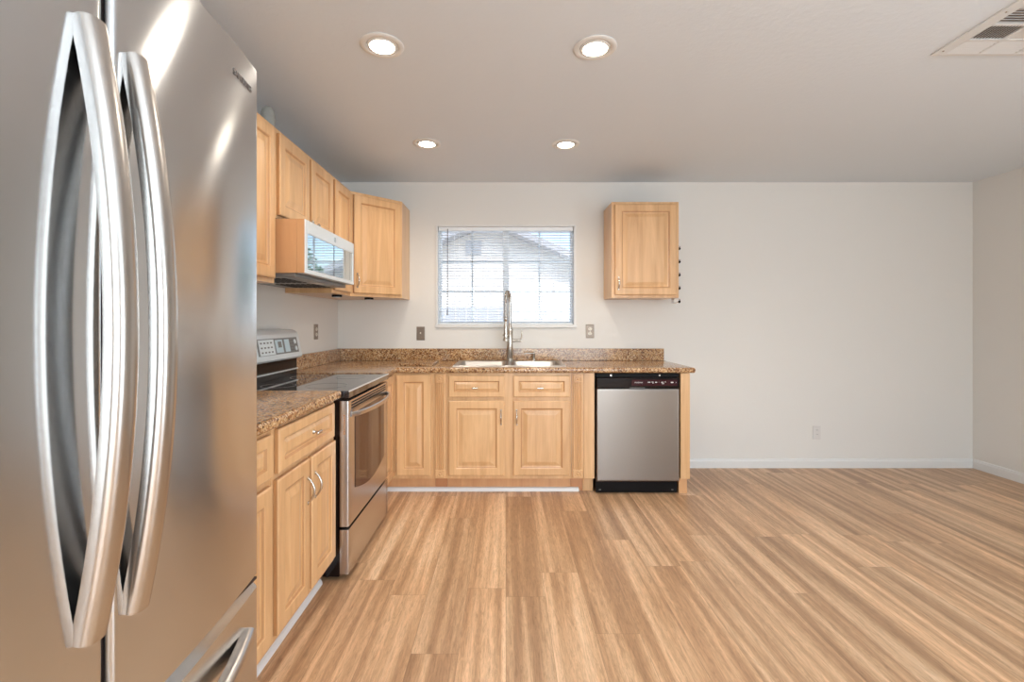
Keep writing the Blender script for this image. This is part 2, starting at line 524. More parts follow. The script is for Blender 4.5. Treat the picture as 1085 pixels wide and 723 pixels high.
bt = thing('garden_shrub', 'green leafy shrub outside, mirrored in the microwave door', 'shrub', (1.98, 8.6, GZ))
mb = MB(); leafy(mb, (1.98, 8.6, 1.45), .72, 1.3, 2200, .09); mb.build('foliage', 'leaf_green', bt)
MB().tube([(1.98, 8.6, GZ), (2.0, 8.6, .5), (1.96, 8.62, 1.3)], [.06, .05, .03], 8).build('trunk', 'bark', bt)

# ------------------------------------------------------------------ cabinet pieces
def door_prof(w, h):
    k = min(1.0, min(w, h) / .26)
    a = .052 * k
    return [(0, .002), (0, .015), (.003, .0185), (.007, .020), (a, .020), (a + .003, .0165), (a + .007, .0155), (a + .010, .011),
            (a + .016, .010), (a + .020, .010), (a + .020 + .026 * k, .0175), (a + .023 + .026 * k, .018)]


def drawer_prof(h):
    a = .038
    return [(0, .002), (0, .015), (.003, .0185), (.007, .020), (a, .020), (a + .003, .0155), (a + .006, .011), (a + .010, .010), (a + .022, .0165), (a + .024, .017)]


def shade_faces(k):
    """faces of the outer edge ring and of the groove ring, where a darker tone paints in the shade"""
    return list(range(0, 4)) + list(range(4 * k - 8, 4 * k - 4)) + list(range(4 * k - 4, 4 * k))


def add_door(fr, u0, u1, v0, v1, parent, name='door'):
    return MB(fr).panel(u0, u1, v0, v1, door_prof(u1 - u0, v1 - v0)).build(name, 'maple', parent, second='maple_shade', pick=shade_faces(7))


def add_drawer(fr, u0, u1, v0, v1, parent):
    return MB(fr).panel(u0, u1, v0, v1, drawer_prof(v1 - v0)).build('drawer_front', 'maple', parent, second='maple_shade', pick=shade_faces(6))


def pull(fr, u, v, parent, length=.10):
    """vertical arched pull, standing on the door surface"""
    b = MB(fr); n = 14; pts = []; rs = []
    for i in range(n + 1):
        q = i / n; a = PI * q
        pts.append((u, v - length / 2 + length * q, .0205 + .026 * math.sin(a) ** .75)); rs.append(.0034 + .0022 * math.sin(a))
    b.tube(pts, rs, 10)
    for s_ in (-1, 1): b.box(u - .006, u + .006, v + s_ * length / 2 - .007, v + s_ * length / 2 + .007, .0202, .0232, .001, 1)
    return b.build('handle', 'nickel', parent, 40)


def tknob(fr, u, v, parent, horiz=True):
    b = MB(fr)
    b.tube([(u, v, .0172), (u, v, .019), (u, v, .024), (u, v, .040)], [.009, .008, .0045, .0045], 12)
    if horiz: b.tube([(u - .023, v, .042), (u - .021, v, .042), (u + .021, v, .042), (u + .023, v, .042)], [.003, .006, .006, .003], 10)
    else: b.tube([(u, v, .038), (u, v, .044), (u, v, .052), (u, v, .056)], [.006, .014, .013, .006], 14)
    return b.build('knob', 'nickel', parent, 40)


def carcass(fr, w, depth, z0, z1, parent, toe=True, name='body'):
    """u 0..w, face plane at w=0, panels running back"""
    b = MB(fr); t_ = .018
    b.box(0, w, z0, z1, -t_, 0)
    b.box(0, t_, z0, z1, -depth, -t_); b.box(w - t_, w, z0, z1, -depth, -t_)
    b.box(t_, w - t_, z0, z0 + t_, -depth, -t_); b.box(t_, w - t_, z0 + t_, z1, -depth, -depth + t_)
    return b.build(name, 'maple', parent)


def base_cab(fr, w, label, group, depth=.598, zb=.11, toe_w=None, top=.874):
    t_ = thing('base_cabinet', label, 'cabinet', fr((w / 2, 0, -depth / 2)), group)
    carcass(fr, w, depth, zb, top, t_)
    MB(fr).box(0, w, 0.0005, zb - .0005, -.085, -.068).build('toe_kick', 'maple_edge', t_)
    return t_


BG = 'maple base cabinets under the granite counters'
YFc = 3.41
back = lambda x: face_frame((x, YFc, 0), (1, 0, 0), (0, -1, 0))
# left run
XFc = -.820
left = lambda y: face_frame((XFc, y, 0), (0, 1, 0), (1, 0, 0))
DZB, DZT, RZB, RZT = .136, .680, .705, .856
bc = base_cab(left(1.052), .590, 'maple base cabinet beside the refrigerator, mostly hidden behind it', BG)
f_ = left(1.052)
add_drawer(f_, .022, .568, RZB, RZT, bc); add_door(f_, .022, .292, DZB, DZT, bc); d2 = add_door(f_, .302, .570, DZB, DZT, bc)
bc = base_cab(left(1.645), .600, 'maple base cabinet with one wide drawer over two doors, just before the range', BG)
f_ = left(1.645)
d1 = add_drawer(f_, .024, .567, RZB, .862, bc); tknob(f_, .325, .783, d1)
d1 = add_door(f_, .016, .288, DZB, DZT + .005, bc); pull(f_, .262, .560, d1)
d1 = add_door(f_, .308, .580, DZB, DZT + .005, bc); pull(f_, .335, .560, d1)
# corner unit (L shaped, between the range and the sink cabinet)
bc = thing('base_cabinet', 'maple corner base cabinet with one tall narrow door between range and sink', 'cabinet', (-1.1, 3.7, 0), BG)
mb = MB()
mb.box(XFc - .018, XFc, 3.03, YFc, .11, .874); mb.box(XFc, -.520, YFc, YFc + .018, .11, .874)
mb.box(XL + .003, XFc - .018, 3.03, 3.048, .11, .874); mb.box(-.538, -.520, YFc + .018, YB - .003, .11, .874)
mb.box(XL + .003, XFc - .018, 3.048, YB - .003, .11, .128); mb.box(XFc - .018, -.538, YFc + .018, YB - .003, .11, .128)
mb.build('body', 'maple', bc)
mb = MB(); mb.box(XFc - .085, XFc - .068, 3.03, YFc + .068, .0005, .1095); mb.box(XFc - .068, -.520, YFc + .068, YFc + .085, .0005, .1095)
mb.build('toe_kick', 'maple_edge', bc)
add_door(back(-.80), 0.012, .258, DZB, .862, bc)
add_door(left(3.03), 0.02, .35, DZB, .862, bc)
# sink cabinet
bc = base_cab(back(-.428), .900, 'wide maple sink cabinet with two drawer fronts over two doors', BG)
f_ = back(-.428); o0 = -.428
for (a, b_, hs) in ((-.411, -.011, 1), (.054, .460, -1)):
    d1 = add_drawer(f_, a - o0, b_ - o0, RZB - .004, .856, bc); tknob(f_, (a + b_) / 2 - o0 - .01, .768, d1)
    d1 = add_door(f_, a - o0, b_ - o0, DZB, DZT - .006, bc)
    pull(f_, (b_ - .024 if hs > 0 else a + .024) - o0, .557, d1)
# fluted pilasters either side
for (x, lab) in ((-.519, 'fluted maple pilaster left of the sink cabinet with carved corner blocks'), (.474, 'fluted maple pilaster right of the sink cabinet with carved corner blocks')):
    t_ = thing('cabinet_pilaster', lab, 'pilaster', (x + .045, YFc + .02, 0), 'fluted pilasters beside the sink cabinet')
    fr = back(x); w = .089
    MB(fr).box(0, w, .11, .874, -.30, 0).build('filler', 'maple', t_)
    b = MB(fr); u0, u1 = .012, .077
    # fluted shaft: comb profile extruded up
    prof = [(u0, .001), (u0, .010), (u0 + .004, .012)]
    nfl = 4; span = (u1 - u0 - .014) / nfl
    for k in range(nfl):
        a = u0 + .007 + k * span
        for q in range(7):
            g = q / 6; prof.append((a + .002 + g * (span - .004), .012 - .006 * math.sin(PI * g)))
    prof += [(u1 - .004, .012), (u1, .010), (u1, .001)]
    b.rings([[(p[0], zz, p[1]) for p in prof] for zz in (.178, .802)], True, True)
    b.build('fluted_shaft', 'maple', t_)
    for (z0, z1) in ((.118, .177), (.803, .865)):
        b = MB(fr); b.panel(u0 - .002, u1 + .002, z0, z1, [(0, .001), (0, .014), (.003, .016), (.010, .016), (.012, .013)])
        cx, cz = (u0 + u1) / 2, (z0 + z1) / 2
        lp = []
        for (r_, h_) in ((.022, .013), (.021, .018), (.016, .018), (.014, .0145), (.008, .015), (.006, .019), (.001, .0205)):
            lp.append([(cx + r_ * math.cos(a_), cz + r_ * math.sin(a_), h_) for a_ in [2 * PI * q / 20 for q in range(20)]])
        b.rings(lp, False, True); b.build('corner_block', 'maple', t_)
    MB(fr).box(0, w, .0005, .1095, -.085, -.066).build('toe_block', 'maple_red', t_, label='redder stained toe block')
# filler stile and end panel around the dishwasher
t_ = thing('cabinet_filler', 'plain maple filler stile left of the dishwasher', 'cabinet filler', (.60, YFc + .02, 0))
MB(back(.5645)).box(0, .076, .11, .874, -.30, 0, .001, 1).build('stile', 'maple', t_)
MB(back(.5645)).box(0, .076, .0005, .1095, -.085, -.062).build('toe_kick', 'maple', t_)
t_ = thing('end_panel', 'maple end panel closing the counter run right of the dishwasher', 'cabinet panel', (1.29, 3.7, 0))
fr = back(1.258)
mb = MB(fr); mb.box(0, .068, .11, .874, -.018, .012, .002, 1); mb.box(.05, .068, .11, .874, -.608, -.018); mb.build('panel', 'maple', t_)
MB(fr).box(-.004, .055, .0005, .1095, -.600, -.012).build('toe_block', 'maple_edge', t_)
# white quarter rounds at the toe kicks
def qround(p0, p1, nrm, lab):
    b = MB(); p0, p1, n_ = Vector(p0), Vector(p1), Vector(nrm); lp = []
    for p in (p0, p1):
        ring = [tuple(p)] + [tuple(p + n_ * (.019 * math.cos(a)) + Vector((0, 0, .028 * math.sin(a)))) for a in [PI / 2 * k / 6 for k in range(7)]]
        lp.append(ring)
    b.rings(lp, True, True)
    return tag(recentre(b.build('shoe_molding', 'trim_paint')), lab, 'molding', 'white shoe moldings at the toe kicks')


qround((-.885, YFc + .0655, 0), (.535, YFc + .0655, 0), (0, -1, 0), 'white shoe molding along the floor below the sink cabinet')
qround((XFc - .0675, 1.052, 0), (XFc - .0675, 2.235, 0), (1, 0, 0), 'white shoe molding along the floor between refrigerator and range')

# ------------------------------------------------------------------ counters
CT0, CT1 = .876, .915


def countertop(poly, name, label, round_edges, hole=None):
    b = MB(); b.prism(poly, 'z', CT0, CT1)
    bm = b.bm
    es = []
    for e in bm.edges:
        a, c = e.verts[0].co, e.verts[1].co
        if abs(a.z - c.z) < 1e-5:
            for (p, q) in round_edges:
                P, Q = Vector(p), Vector(q)
                if ((a.xy - P).length < 1e-4 and (c.xy - Q).length < 1e-4) or ((a.xy - Q).length < 1e-4 and (c.xy - P).length < 1e-4): es.append(e)
    bmesh.ops.bevel(bm, geom=es, offset=.015, segments=4, affect='EDGES', profile=.55)
    o = b.build(name, 'granite')
    if hole:
        h = MB().box(hole[0], hole[1], hole[2], hole[3], .8, 1.0).build('cutter', 'granite')
        md = o.modifiers.new('cut', 'BOOLEAN'); md.object = h; md.operation = 'DIFFERENCE'; md.solver = 'EXACT'
        dg = bpy.context.evaluated_depsgraph_get(); me = bpy.data.meshes.new_from_object(o.evaluated_get(dg))
        o.modifiers.clear(); o.data = me; bpy.data.objects.remove(h)
    for p in o.data.polygons: p.use_smooth = True
    o.data.set_sharp_from_angle(angle=math.radians(28))
    tag(recentre(o), label, 'countertop', 'granite countertops')
    return o


XC, YC = -.785, 3.376
CXE = 1.357
P_main = [(XL + .001, 3.025), (XC, 3.025), (XC, YC), (CXE, YC), (CXE, YB - .001), (XL + .001, YB - .001)]
countertop(P_main, 'countertop', 'L-shaped brown speckled granite countertop holding the sink', [(P_main[1], P_main[2]), (P_main[2], P_main[3]), (P_main[3], P_main[4])], (-.372, .422, 3.472, 3.91))
P_l = [(XL + .001, 1.04), (XC, 1.04), (XC, 2.250), (XL + .001, 2.250)]
countertop(P_l, 'countertop', 'short granite countertop between the refrigerator and the range', [(P_l[1], P_l[2])])
BS = 'granite backsplashes'
tag(recentre(MB().box(XL + .022, 1.341, YB - .021, YB - .001, CT1 + .001, 1.017, .0015, 1).build('backsplash', 'granite')), 'low speckled granite backsplash along the wall below the window', 'backsplash', BS)
tag(recentre(MB().box(XL + .001, XL + .021, 3.025, YB - .001, CT1 + .001, 1.017, .0015, 1).build('backsplash', 'granite')), 'short granite backsplash on the left wall between range and corner', 'backsplash', BS)
tag(recentre(MB().box(XL + .001, XL + .021, 1.04, 2.250, CT1 + .001, 1.017, .0015, 1).build('backsplash', 'granite')), 'granite backsplash on the left wall behind the refrigerator side counter', 'backsplash', BS)
# loose granite board
mb = MB(); mb.prism([(-.80, 3.52), (-.545, 3.505), (-.552, 3.90), (-.845, 3.90)], 'z', CT1 + .001, CT1 + .017)
bmesh.ops.bevel(mb.bm, geom=[e for e in mb.bm.edges], offset=.003, segments=2, affect='EDGES')
tag(recentre(mb.build('granite_board', 'granite')), 'loose slab of speckled granite lying on the counter left of the sink', 'cutting board')


# ------------------------------------------------------------------ sink and faucet
def rrect(x0, x1, y0, y1, r, z, n=6):
    pts = []
    for (cx, cy, a0) in ((x1 - r, y1 - r, 0), (x0 + r, y1 - r, PI / 2), (x0 + r, y0 + r, PI), (x1 - r, y0 + r, 1.5 * PI)):
        for k in range(n + 1):
            a = a0 + PI / 2 * k / n; pts.append((cx + r * math.cos(a), cy + r * math.sin(a), z))
    return pts


sk = thing('kitchen_sink', 'double bowl stainless steel drop-in sink below the window', 'sink', (.025, 3.69, CT1))
mb = MB(); zR = CT1 + .001
for (a, b_) in ((-.393, .025), (.025, .443)):
    mid = a > 0
    i0 = a + (.016 if mid else .034); i1 = b_ - (.034 if mid else .016)
    iy0, iy1 = 3.487, 3.865
    r0 = .004
    mb.rings([rrect(a, b_, 3.452, 3.945, r0, zR), rrect(a + (0 if mid else .003), b_ - (.003 if mid else 0), 3.455, 3.942, r0, zR + .006),
              rrect(i0 - .004, i1 + .004, iy0 - .004, iy1 + .004, .05, zR + .006), rrect(i0, i1, iy0, iy1, .05, zR + .001),
              rrect(i0 + .008, i1 - .008, iy0 + .008, iy1 - .008, .05, zR - .14), rrect(i0 + .03, i1 - .03, iy0 + .03, iy1 - .03, .05, zR - .165),
              rrect((i0 + i1) / 2 - .05, (i0 + i1) / 2 + .05, 3.63, 3.73, .04, zR - .17)], False, True)
mb.build('basin', 'sink_steel', sk, 50)
for x in (-.175, .225):
    MB().lathe([(.001, .0), (.03, 0), (.032, .004), (.045, .005), (.047, .001)], (x, 3.68, zR - .169), 20).build('drain', 'chrome', sk, 40)
zf = zR + .0075
fa = thing('kitchen_faucet', 'brushed nickel spring-neck pull-down faucet standing behind the sink bowls', 'faucet', (.033, 3.905, zf))
fx, fy = .033, 3.905
mb = MB(); mb.lathe([(.030, 0), (.030, .006), (.026, .010), (.027, .012), (.0255, .16), (.0255, .235), (.027, .24), (.027, .262), (.018, .266), (.014, .30), (.012, .31)], (fx, fy, zf), 24)
mb.build('body', 'nickel', fa, 40)
# spring neck, arching towards the room and a little to the left
pts = []
d = Vector((-.20, -.98, 0)).normalized(); R_ = .085
zs = zf + .30; zc = 1.485 - R_
for k in range(7): pts.append(Vector((fx, fy, zs + (zc - zs) * k / 6)))
for k in range(1, 15):
    a = PI * k / 15; pts.append(Vector((fx, fy, zc)) + d * (R_ * (1 - math.cos(a))) + Vector((0, 0, R_ * math.sin(a))))
end = Vector((fx, fy, 0)) + d * (2 * R_)
for k in range(0, 7): pts.append(Vector((end.x, end.y, zc - (zc - 1.275) * k / 6)))
mb = MB(); mb.tube(pts, .0075, 10); mb.build('hose', 'chrome', fa, 60)
# helix around the hose
seg = [(pts[i + 1] - pts[i]).length for i in range(len(pts) - 1)]; tot = sum(seg)
def along(s_):
    for i, L_ in enumerate(seg):
        if s_ <= L_ or i == len(seg) - 1:
            q = max(0, min(1, s_ / L_)); return pts[i].lerp(pts[i + 1], q), (pts[i + 1] - pts[i]).normalized()
        s_ -= L_
side = Vector((d.y, -d.x, 0)); hp = []
turns = int(tot / .0095)
for k in range(turns * 8 + 1):
    s_ = tot * k / (turns * 8); p, tg = along(s_); a = 2 * PI * k / 8; b2 = side.cross(tg).normalized()
    hp.append(p + (side * math.cos(a) + b2 * math.sin(a)) * .0135)
mb = MB(); mb.tube(hp, .0027, 5); mb.build('spring', 'nickel', fa, 60)
mb = MB(); mb.lathe([(.012, .02), (.0135, .018), (.0135, -.01), (.0105, -.014), (.0105, -.03), (.016, -.05), (.0175, -.125), (.0155, -.135), (.019, -.15), (.024, -.165), (.024, -.172), (.002, -.173)], (end.x, end.y, 1.265), 20)
mb.build('spray_head', 'nickel', fa, 40)
mb = MB(); mb.tube([(fx, fy, zf + .215), tuple(Vector((end.x, end.y, zf + .215)) - d * .02)], .006, 8); mb.lathe([(.021, -.006), (.025, -.006), (.025, .006), (.021, .006)], (end.x, end.y, zf + .215), 20, caps=(False, False))
mb.build('holder_arm', 'nickel', fa, 40)
hz = 1.242 - (361 - 341.4) * 3.9 / 500
mb = MB(); mb.tube([(fx + .02, fy, hz), (fx + .045, fy, hz), (fx + .047, fy, hz), (fx + .08, fy, hz), (fx + .095, fy, hz)], [.013, .013, .010, .012, .012], 14)
mb.tube([(fx + .086, fy, hz), (fx + .098, fy - .004, hz + .03), (fx + .098, fy - .006, hz + .086)], [.007, .0055, .0045], 10); mb.build('lever_handle', 'nickel', fa, 40)
sd = thing('soap_dispenser', 'small nickel soap dispenser pump on the sink rim right of the faucet', 'soap dispenser', (.232, 3.91, zf))
mb = MB(); mb.lathe([(.018, 0), (.018, .005), (.012, .008), (.0105, .045), (.013, .05), (.013, .062), (.008, .066)], (.232, 3.91, zf), 20); mb.build('body', 'nickel', sd, 40)
mb = MB(); mb.tube([(.240, 3.908, zf + .057), (.21, 3.90, zf + .06), (.17, 3.885, zf + .062), (.150, 3.878, zf + .055)], [.006, .0055, .005, .0045], 10); mb.build('spout', 'nickel', sd, 40)

# ------------------------------------------------------------------ dishwasher
dw = thing('dishwasher', 'stainless steel dishwasher with a black control strip under the counter', 'dishwasher', (.947, 3.7, 0))
dx0, dx1 = .648, 1.250
MB().box(dx0 + .004, dx1 - .004, YFc + .03, YB - .05, .10, .868).build('tub', 'black_plastic', dw)
mb = MB(); mb.panel(0, dx1 - dx0 - .008, .094, .763, [(0, -.03), (0, .004), (.002, .010), (.005, .012), (.012, .012)]); mb.bm.free
fr = back(dx0 + .004)
mb = MB(fr); mb.panel(0, dx1 - dx0 - .008, .096, .763, [(0, -.03), (0, .018), (.003, .022), (.008, .0235), (.014, .024)]); mb.build('door', 'dishwasher_steel', dw)
cp = MB(fr).box(0, dx1 - dx0 - .008, .7655, .842, -.03, .026, .004, 2).build('control_panel', 'black_gloss', dw)
MB(fr).box(.25, .58, .785, .828, .0262, .0268, .0002, 1).build('control_strip', 'maroon_gloss', cp)
MB(fr).box(0, dx1 - dx0 - .008, .846, .868, -.03, .006).build('top_rail', 'black_plastic', dw)
for x in (.105, .455): MB(fr).box(x - .008, x + .008, .850, .866, .0062, .012, .002, 1).build('mounting_bracket', 'chrome', dw)
text_mesh('FRIGIDAIRE', .0118, Frame(fr((.300, .808, .0269)), (1, 0, 0), (0, 0, 1), (0, -1, 0)), 'brand_mark', 'white_print', cp)
for (u, v, w_, h_) in ((.375, .810, .018, .005), (.40, .812, .014, .003), (.402, .805, .010, .003), (.425, .810, .014, .005), (.445, .811, .003, .003), (.470, .810, .018, .004), (.474, .800, .016, .003), (.492, .812, .010, .003), (.54, .809, .018, .007), (.568, .809, .004, .003)):
    MB(fr).box(u - w_ / 2, u + w_ / 2, v - h_ / 2, v + h_ / 2, .0269, .0274).build('button_mark', 'white_print', cp)
MB(fr).box(.235, .345, .767, .773, .0262, .0275).build('latch_recess', 'panel_grey', cp)
mb = MB(fr); mb.box(.0, dx1 - dx0 - .012, .006, .092, -.03, -.012, .002, 1); mb.build('toe_panel', 'black_plastic', dw)
for x in (.03, .555): MB(fr).box(x - .007, x + .007, .022, .030, -.0118, -.010, .001, 1).build('screw', 'panel_grey', dw)
for x in (.06, .53):
    for w_ in (-.10, -.5): MB(fr).box(x - .015, x + .015, .0005, .095, w_ - .03, w_).build('leg', 'black_plastic', dw)

# ------------------------------------------------------------------ range
Y0, Y1 = 2.262, 3.018
rg = thing('kitchen_range', 'stainless steel electric range with black glass cooktop and arched oven handle', 'range', (-1.08, (Y0 + Y1) / 2, 0))
XRB = XL + .01
FRX = -.800
mb = MB(); mb.box(XRB, FRX, Y0, Y1, .02, .872); mb.build('body', 'black_gloss', rg)
for x in (-1.3, -.87):
    for y in (Y0 + .05, Y1 - .05): MB().lathe([(.018, 0), (.018, .02)], (x, y, 0), 12).build('leg', 'black_plastic', rg)
fr = face_frame((FRX, Y0, 0), (0, 1, 0), (1, 0, 0)); rw = Y1 - Y0
def bowed(b, u0, u1, v0, v1, w0, w1, r=.006, bow=.0):
    n = 10; prof = [(u0, w0)]
    prof += [(u0, w1 - r), (u0 + r * .3, w1 - r * .3), (u0 + r, w1)]
    for k in range(1, n): q = k / n; prof.append((u0 + r + (u1 - u0 - 2 * r) * q, w1 + bow * math.sin(PI * q)))
    prof += [(u1 - r, w1), (u1 - r * .3, w1 - r * .3), (u1, w1 - r), (u1, w0)]
    b.rings([[(p[0], zz, p[1]) for p in prof] for zz in (v0, v1)], True, True)
    return b
mb = bowed(MB(fr), .003, rw - .003, .030, .243, .002, .045); dr = mb.build('storage_drawer', 'range_steel', rg, 35)
mb = bowed(MB(fr), .003, rw - .003, .258, .862, .002, .045); od = mb.build('oven_door', 'range_steel', rg, 35)
# window with curved lower edge
b = MB(fr); u0, u1 = .100, rw - .105; pts2 = []
for k in range(17):
    q = k / 16; pts2.append((u0 + (u1 - u0) * q, .415 - .045 * math.sin(PI * q)))
lo = [(p[0], p[1], .0455) for p in pts2]; top_ = [(u1, .79, .0455), (u0, .79, .0455)]
ring = lo + top_; ring2 = [(p[0], p[1], .0475) for p in ring]
b.rings([ring, ring2], True, True); b.build('oven_window', 'oven_glass', od)
b = MB(fr)
for k in range(3): b.box(.045, rw - .06, .818 + k * .0135, .825 + k * .0135, .0452, .0462)
b.build('vent_slots', 'black_plastic', od)
b = MB(fr); pts3 = []; n = 24
for k in range(n + 1):
    q = k / n; pts3.append((.035 + (rw - .07) * q, .792, .046 + .058 * (math.sin(PI * q) ** .55)))
# flattened bar swept along the arch
def sweep_bar(b, path, across, thick, upv):
    lp = []
    P = [Vector(p) for p in path]
    for i, p in enumerate(P):
        tg = (P[min(i + 1, len(P) - 1)] - P[max(i - 1, 0)]).normalized(); up2 = Vector(upv); nn = tg.cross(up2).normalized()
        ring = []
        for k in range(16):
            a = 2 * PI * k / 16; ca, sa = math.cos(a), math.sin(a)
            ring.append(tuple(p + up2 * (across / 2 * math.copysign(abs(ca) ** .7, ca)) + nn * (thick / 2 * math.copysign(abs(sa) ** .7, sa))))
        lp.append(ring)
    b.rings(lp, True, True)
sweep_bar(b, pts3, .025, .016, (0, 1, 0)); b.build('handle', 'range_steel', od, 50)
b = MB(fr)
for k in range(9): b.box(.0018, .0032, .79 - k * .011, .795 - k * .011, .020, .030)
b.build('side_vents', 'maple_red', od)
# cooktop
mb = MB(); mb.box(XRB + .09, -.752, Y0, Y1, .876, .911, .003, 2); ct = mb.build('cooktop', 'cooktop_glass', rg)
mb = MB(); mb.box(-.7535, -.749, Y0 - .001, Y1 + .001, .906, .913, .001, 1); mb.build('edge_trim', 'silver_paint', ct)
for (x, y, r_) in ((-.93, 2.45, .105), (-.93, 2.83, .085), (-1.18, 2.45, .085), (-1.18, 2.83, .105)):
    mb = MB(); mb.lathe([(r_ - .002, .0), (r_ - .002, .0005), (r_, .0005), (r_, 0)], (x, y, .9112), 40, caps=(False, False)); mb.build('burner_ring', 'panel_grey', ct)
# backguard
mb = MB(); mb.box(XRB, XRB + .085, Y0 + .004, Y1 - .004, .872, 1.045, .003, 1); bg = mb.build('backguard', 'black_gloss', rg)
mb = MB(); mb.box(XRB + .085, XRB + .093, Y0 + .004, Y1 - .004, .945, .953, .001, 1); mb.build('guard_trim', 'silver_paint', bg)
# sloping silver console with rounded top and ends
def console():
    b = MB(); prof = [(XRB, 1.015), (XRB + .118, 1.020), (XRB + .126, 1.03), (XRB + .120, 1.06), (XRB + .098, 1.165), (XRB + .086, 1.186), (XRB + .060, 1.197), (XRB, 1.197)]
    ys = [(Y0 + .000, .85), (Y0 + .004, .93), (Y0 + .016, .985), (Y0 + .035, 1), (Y1 - .035, 1), (Y1 - .016, .985), (Y1 - .004, .93), (Y1, .85)]
    lp = []
    for y, s_ in ys:
        lp.append([(XRB + (p[0] - XRB) * s_, y, 1.105 + (p[1] - 1.105) * s_) for p in prof])
    b.rings(lp, True, True); return b
cs = console().build('console', 'silver_paint', bg, 40)
p0 = Vector((XRB + .1215, 0, 1.045)); p1 = Vector((XRB + .099, 0, 1.158)); vdir = (p1 - p0).normalized(); wdir = Vector((0, 1, 0)).cross(vdir).normalized()
cf = Frame(p0 + Vector((0, Y0, 0)), (0, 1, 0), vdir, wdir)
MB(cf).box(.22, .70, .012, .105, .0, .003, .001, 1).build('display_panel', 'panel_grey', cs)
MB(cf).box(.235, .40, .014, .10, .0032, .0045).build('keypad', 'button_white', cs)
MB(cf).box(.415, .50, .02, .095, .0032, .0045).build('display', 'button_blue', cs); MB(cf).box(.525, .585, .02, .095, .0032, .0045).build('display', 'button_blue', cs)
MB(cf).box(.445, .485, .05, .085, .0047, .0055).build('clock_window', 'panel_grey', cs)
for (u, v) in ((.66, .078), (.665, .036)):
    lp = [[(u + r_ * math.cos(a), v + r_ * math.sin(a), h_) for a in [2 * PI * q / 18 for q in range(18)]] for r_, h_ in ((.014, .0032), (.014, .007), (.009, .009))]
    MB(cf).rings(lp, False, True).build('button', 'button_white', cs)
mb = MB(cf)
for i in range(4):
    for j in range(3): mb.box(.25 + i * .036, .268 + i * .036, .026 + j * .026, .034 + j * .026, .0047, .0052)
mb.build('key_marks', 'badge_grey', cs); mb = MB(cf)
for i in range(2):
    for j in range(4): mb.box(.60 + i * .022, .612 + i * .022, .025 + j * .02, .031 + j * .02, .0032, .0042)
mb.build('key_marks', 'badge_grey', cs)

# ------------------------------------------------------------------ upper cabinets
UB, UT = 1.430, 2.190
XU = XL + .305
upper = lambda y: face_frame((XU, y, 0), (0, 1, 0), (1, 0, 0))
UG = 'maple wall cabinets above the range run'


def wall_cab(fr, w, z0, z1, label, depth=.302, group=UG):
    t_ = thing('wall_cabinet', label, 'cabinet', fr((w / 2, z0, -depth / 2)), group)
    carcass(fr, w, depth, z0, z1, t_); return t_


wc = wall_cab(upper(1.50), .788, UB, UT, 'tall maple wall cabinet nearest the refrigerator, left of the microwave')
add_door(upper(1.50), .02, .388, UB + .022, UT - .022, wc); add_door(upper(1.50), .396, .766, UB + .022, UT - .022, wc)
wc = wall_cab(upper(2.290), .757, 1.752, UT, 'short maple wall cabinet with two doors above the microwave')
d1 = add_door(upper(2.290), .022, .372, 1.768, UT - .022, wc); tknob(upper(2.290), .338, 1.795, d1, False)
d1 = add_door(upper(2.290), .400, .735, 1.768, UT - .022, wc); tknob(upper(2.290), .425, 1.795, d1, False)
wc = wall_cab(upper(3.049), .359, UB, UT, 'narrow maple wall cabinet between the microwave and the corner')
add_door(upper(3.049), .014, .340, UB + .022, UT - .022, wc)
# diagonal corner cabinet
wc = thing('wall_cabinet', 'diagonal maple corner wall cabinet with one wide door', 'cabinet', (-1.2, 3.8, UB), UG)
cp_ = [(XL + .002, 3.411), (XU, 3.411), (XL + .61, 3.716), (XL + .61, YB - .002), (XL + .002, YB - .002)]
mb = MB(); mb.prism(cp_, 'z', UB, UT); mb.build('body', 'maple', wc)
a = math.sqrt(.5); cfm = face_frame((XU, 3.411, 0), (a, a, 0), (a, -a, 0)); cw = .305 / a
d1 = add_door(cfm, .020, cw - .018, UB + .022, UT - .022, wc); pull(cfm, .045, UB + .115, d1, .095)
# single cabinet on the right of the window
fr = face_frame((.833, 3.716, 0), (1, 0, 0), (0, -1, 0))
wc = wall_cab(fr, .528, UB + .003, UT - .002, 'single maple wall cabinet right of the window above the dishwasher', group='maple wall cabinet by itself')
del wc['group']
d1 = add_door(fr, .022, .506, UB + .025, UT - .024, wc); pull(fr, .050, UB + .115, d1, .09)
# hook rack on its right side
hr = thing('hook_rack', 'narrow metal rack with five black-tipped hooks on the side of the right wall cabinet', 'rack', (1.372, 3.86, 1.40))
MB().box(1.3620, 1.3665, 3.835, 3.885, 1.395, 1.875, .001, 1).build('rail', 'chrome', hr)
for k in range(5):
    z = 1.845 - k * .1085; r_ = bpy.data.objects
    mb = MB(); mb.tube([(1.3667, 3.86, z + .022), (1.395, 3.86, z + .022), (1.418, 3.86, z + .018), (1.428, 3.86, z + .012)], .004, 8)
    mb.tube([(1.3667, 3.86, z - .012), (1.39, 3.86, z - .012), (1.408, 3.86, z - .002)], .005, 8)
    hk = mb.build('hook', 'chrome', hr, 40)
    MB().lathe([(.001, -.012), (.007, -.009), (.0105, -.003), (.0105, .003), (.007, .009), (.001, .012)], (1.419, 3.86, z - .002), 14).build('hook_tip', 'black_plastic', hk, 60)
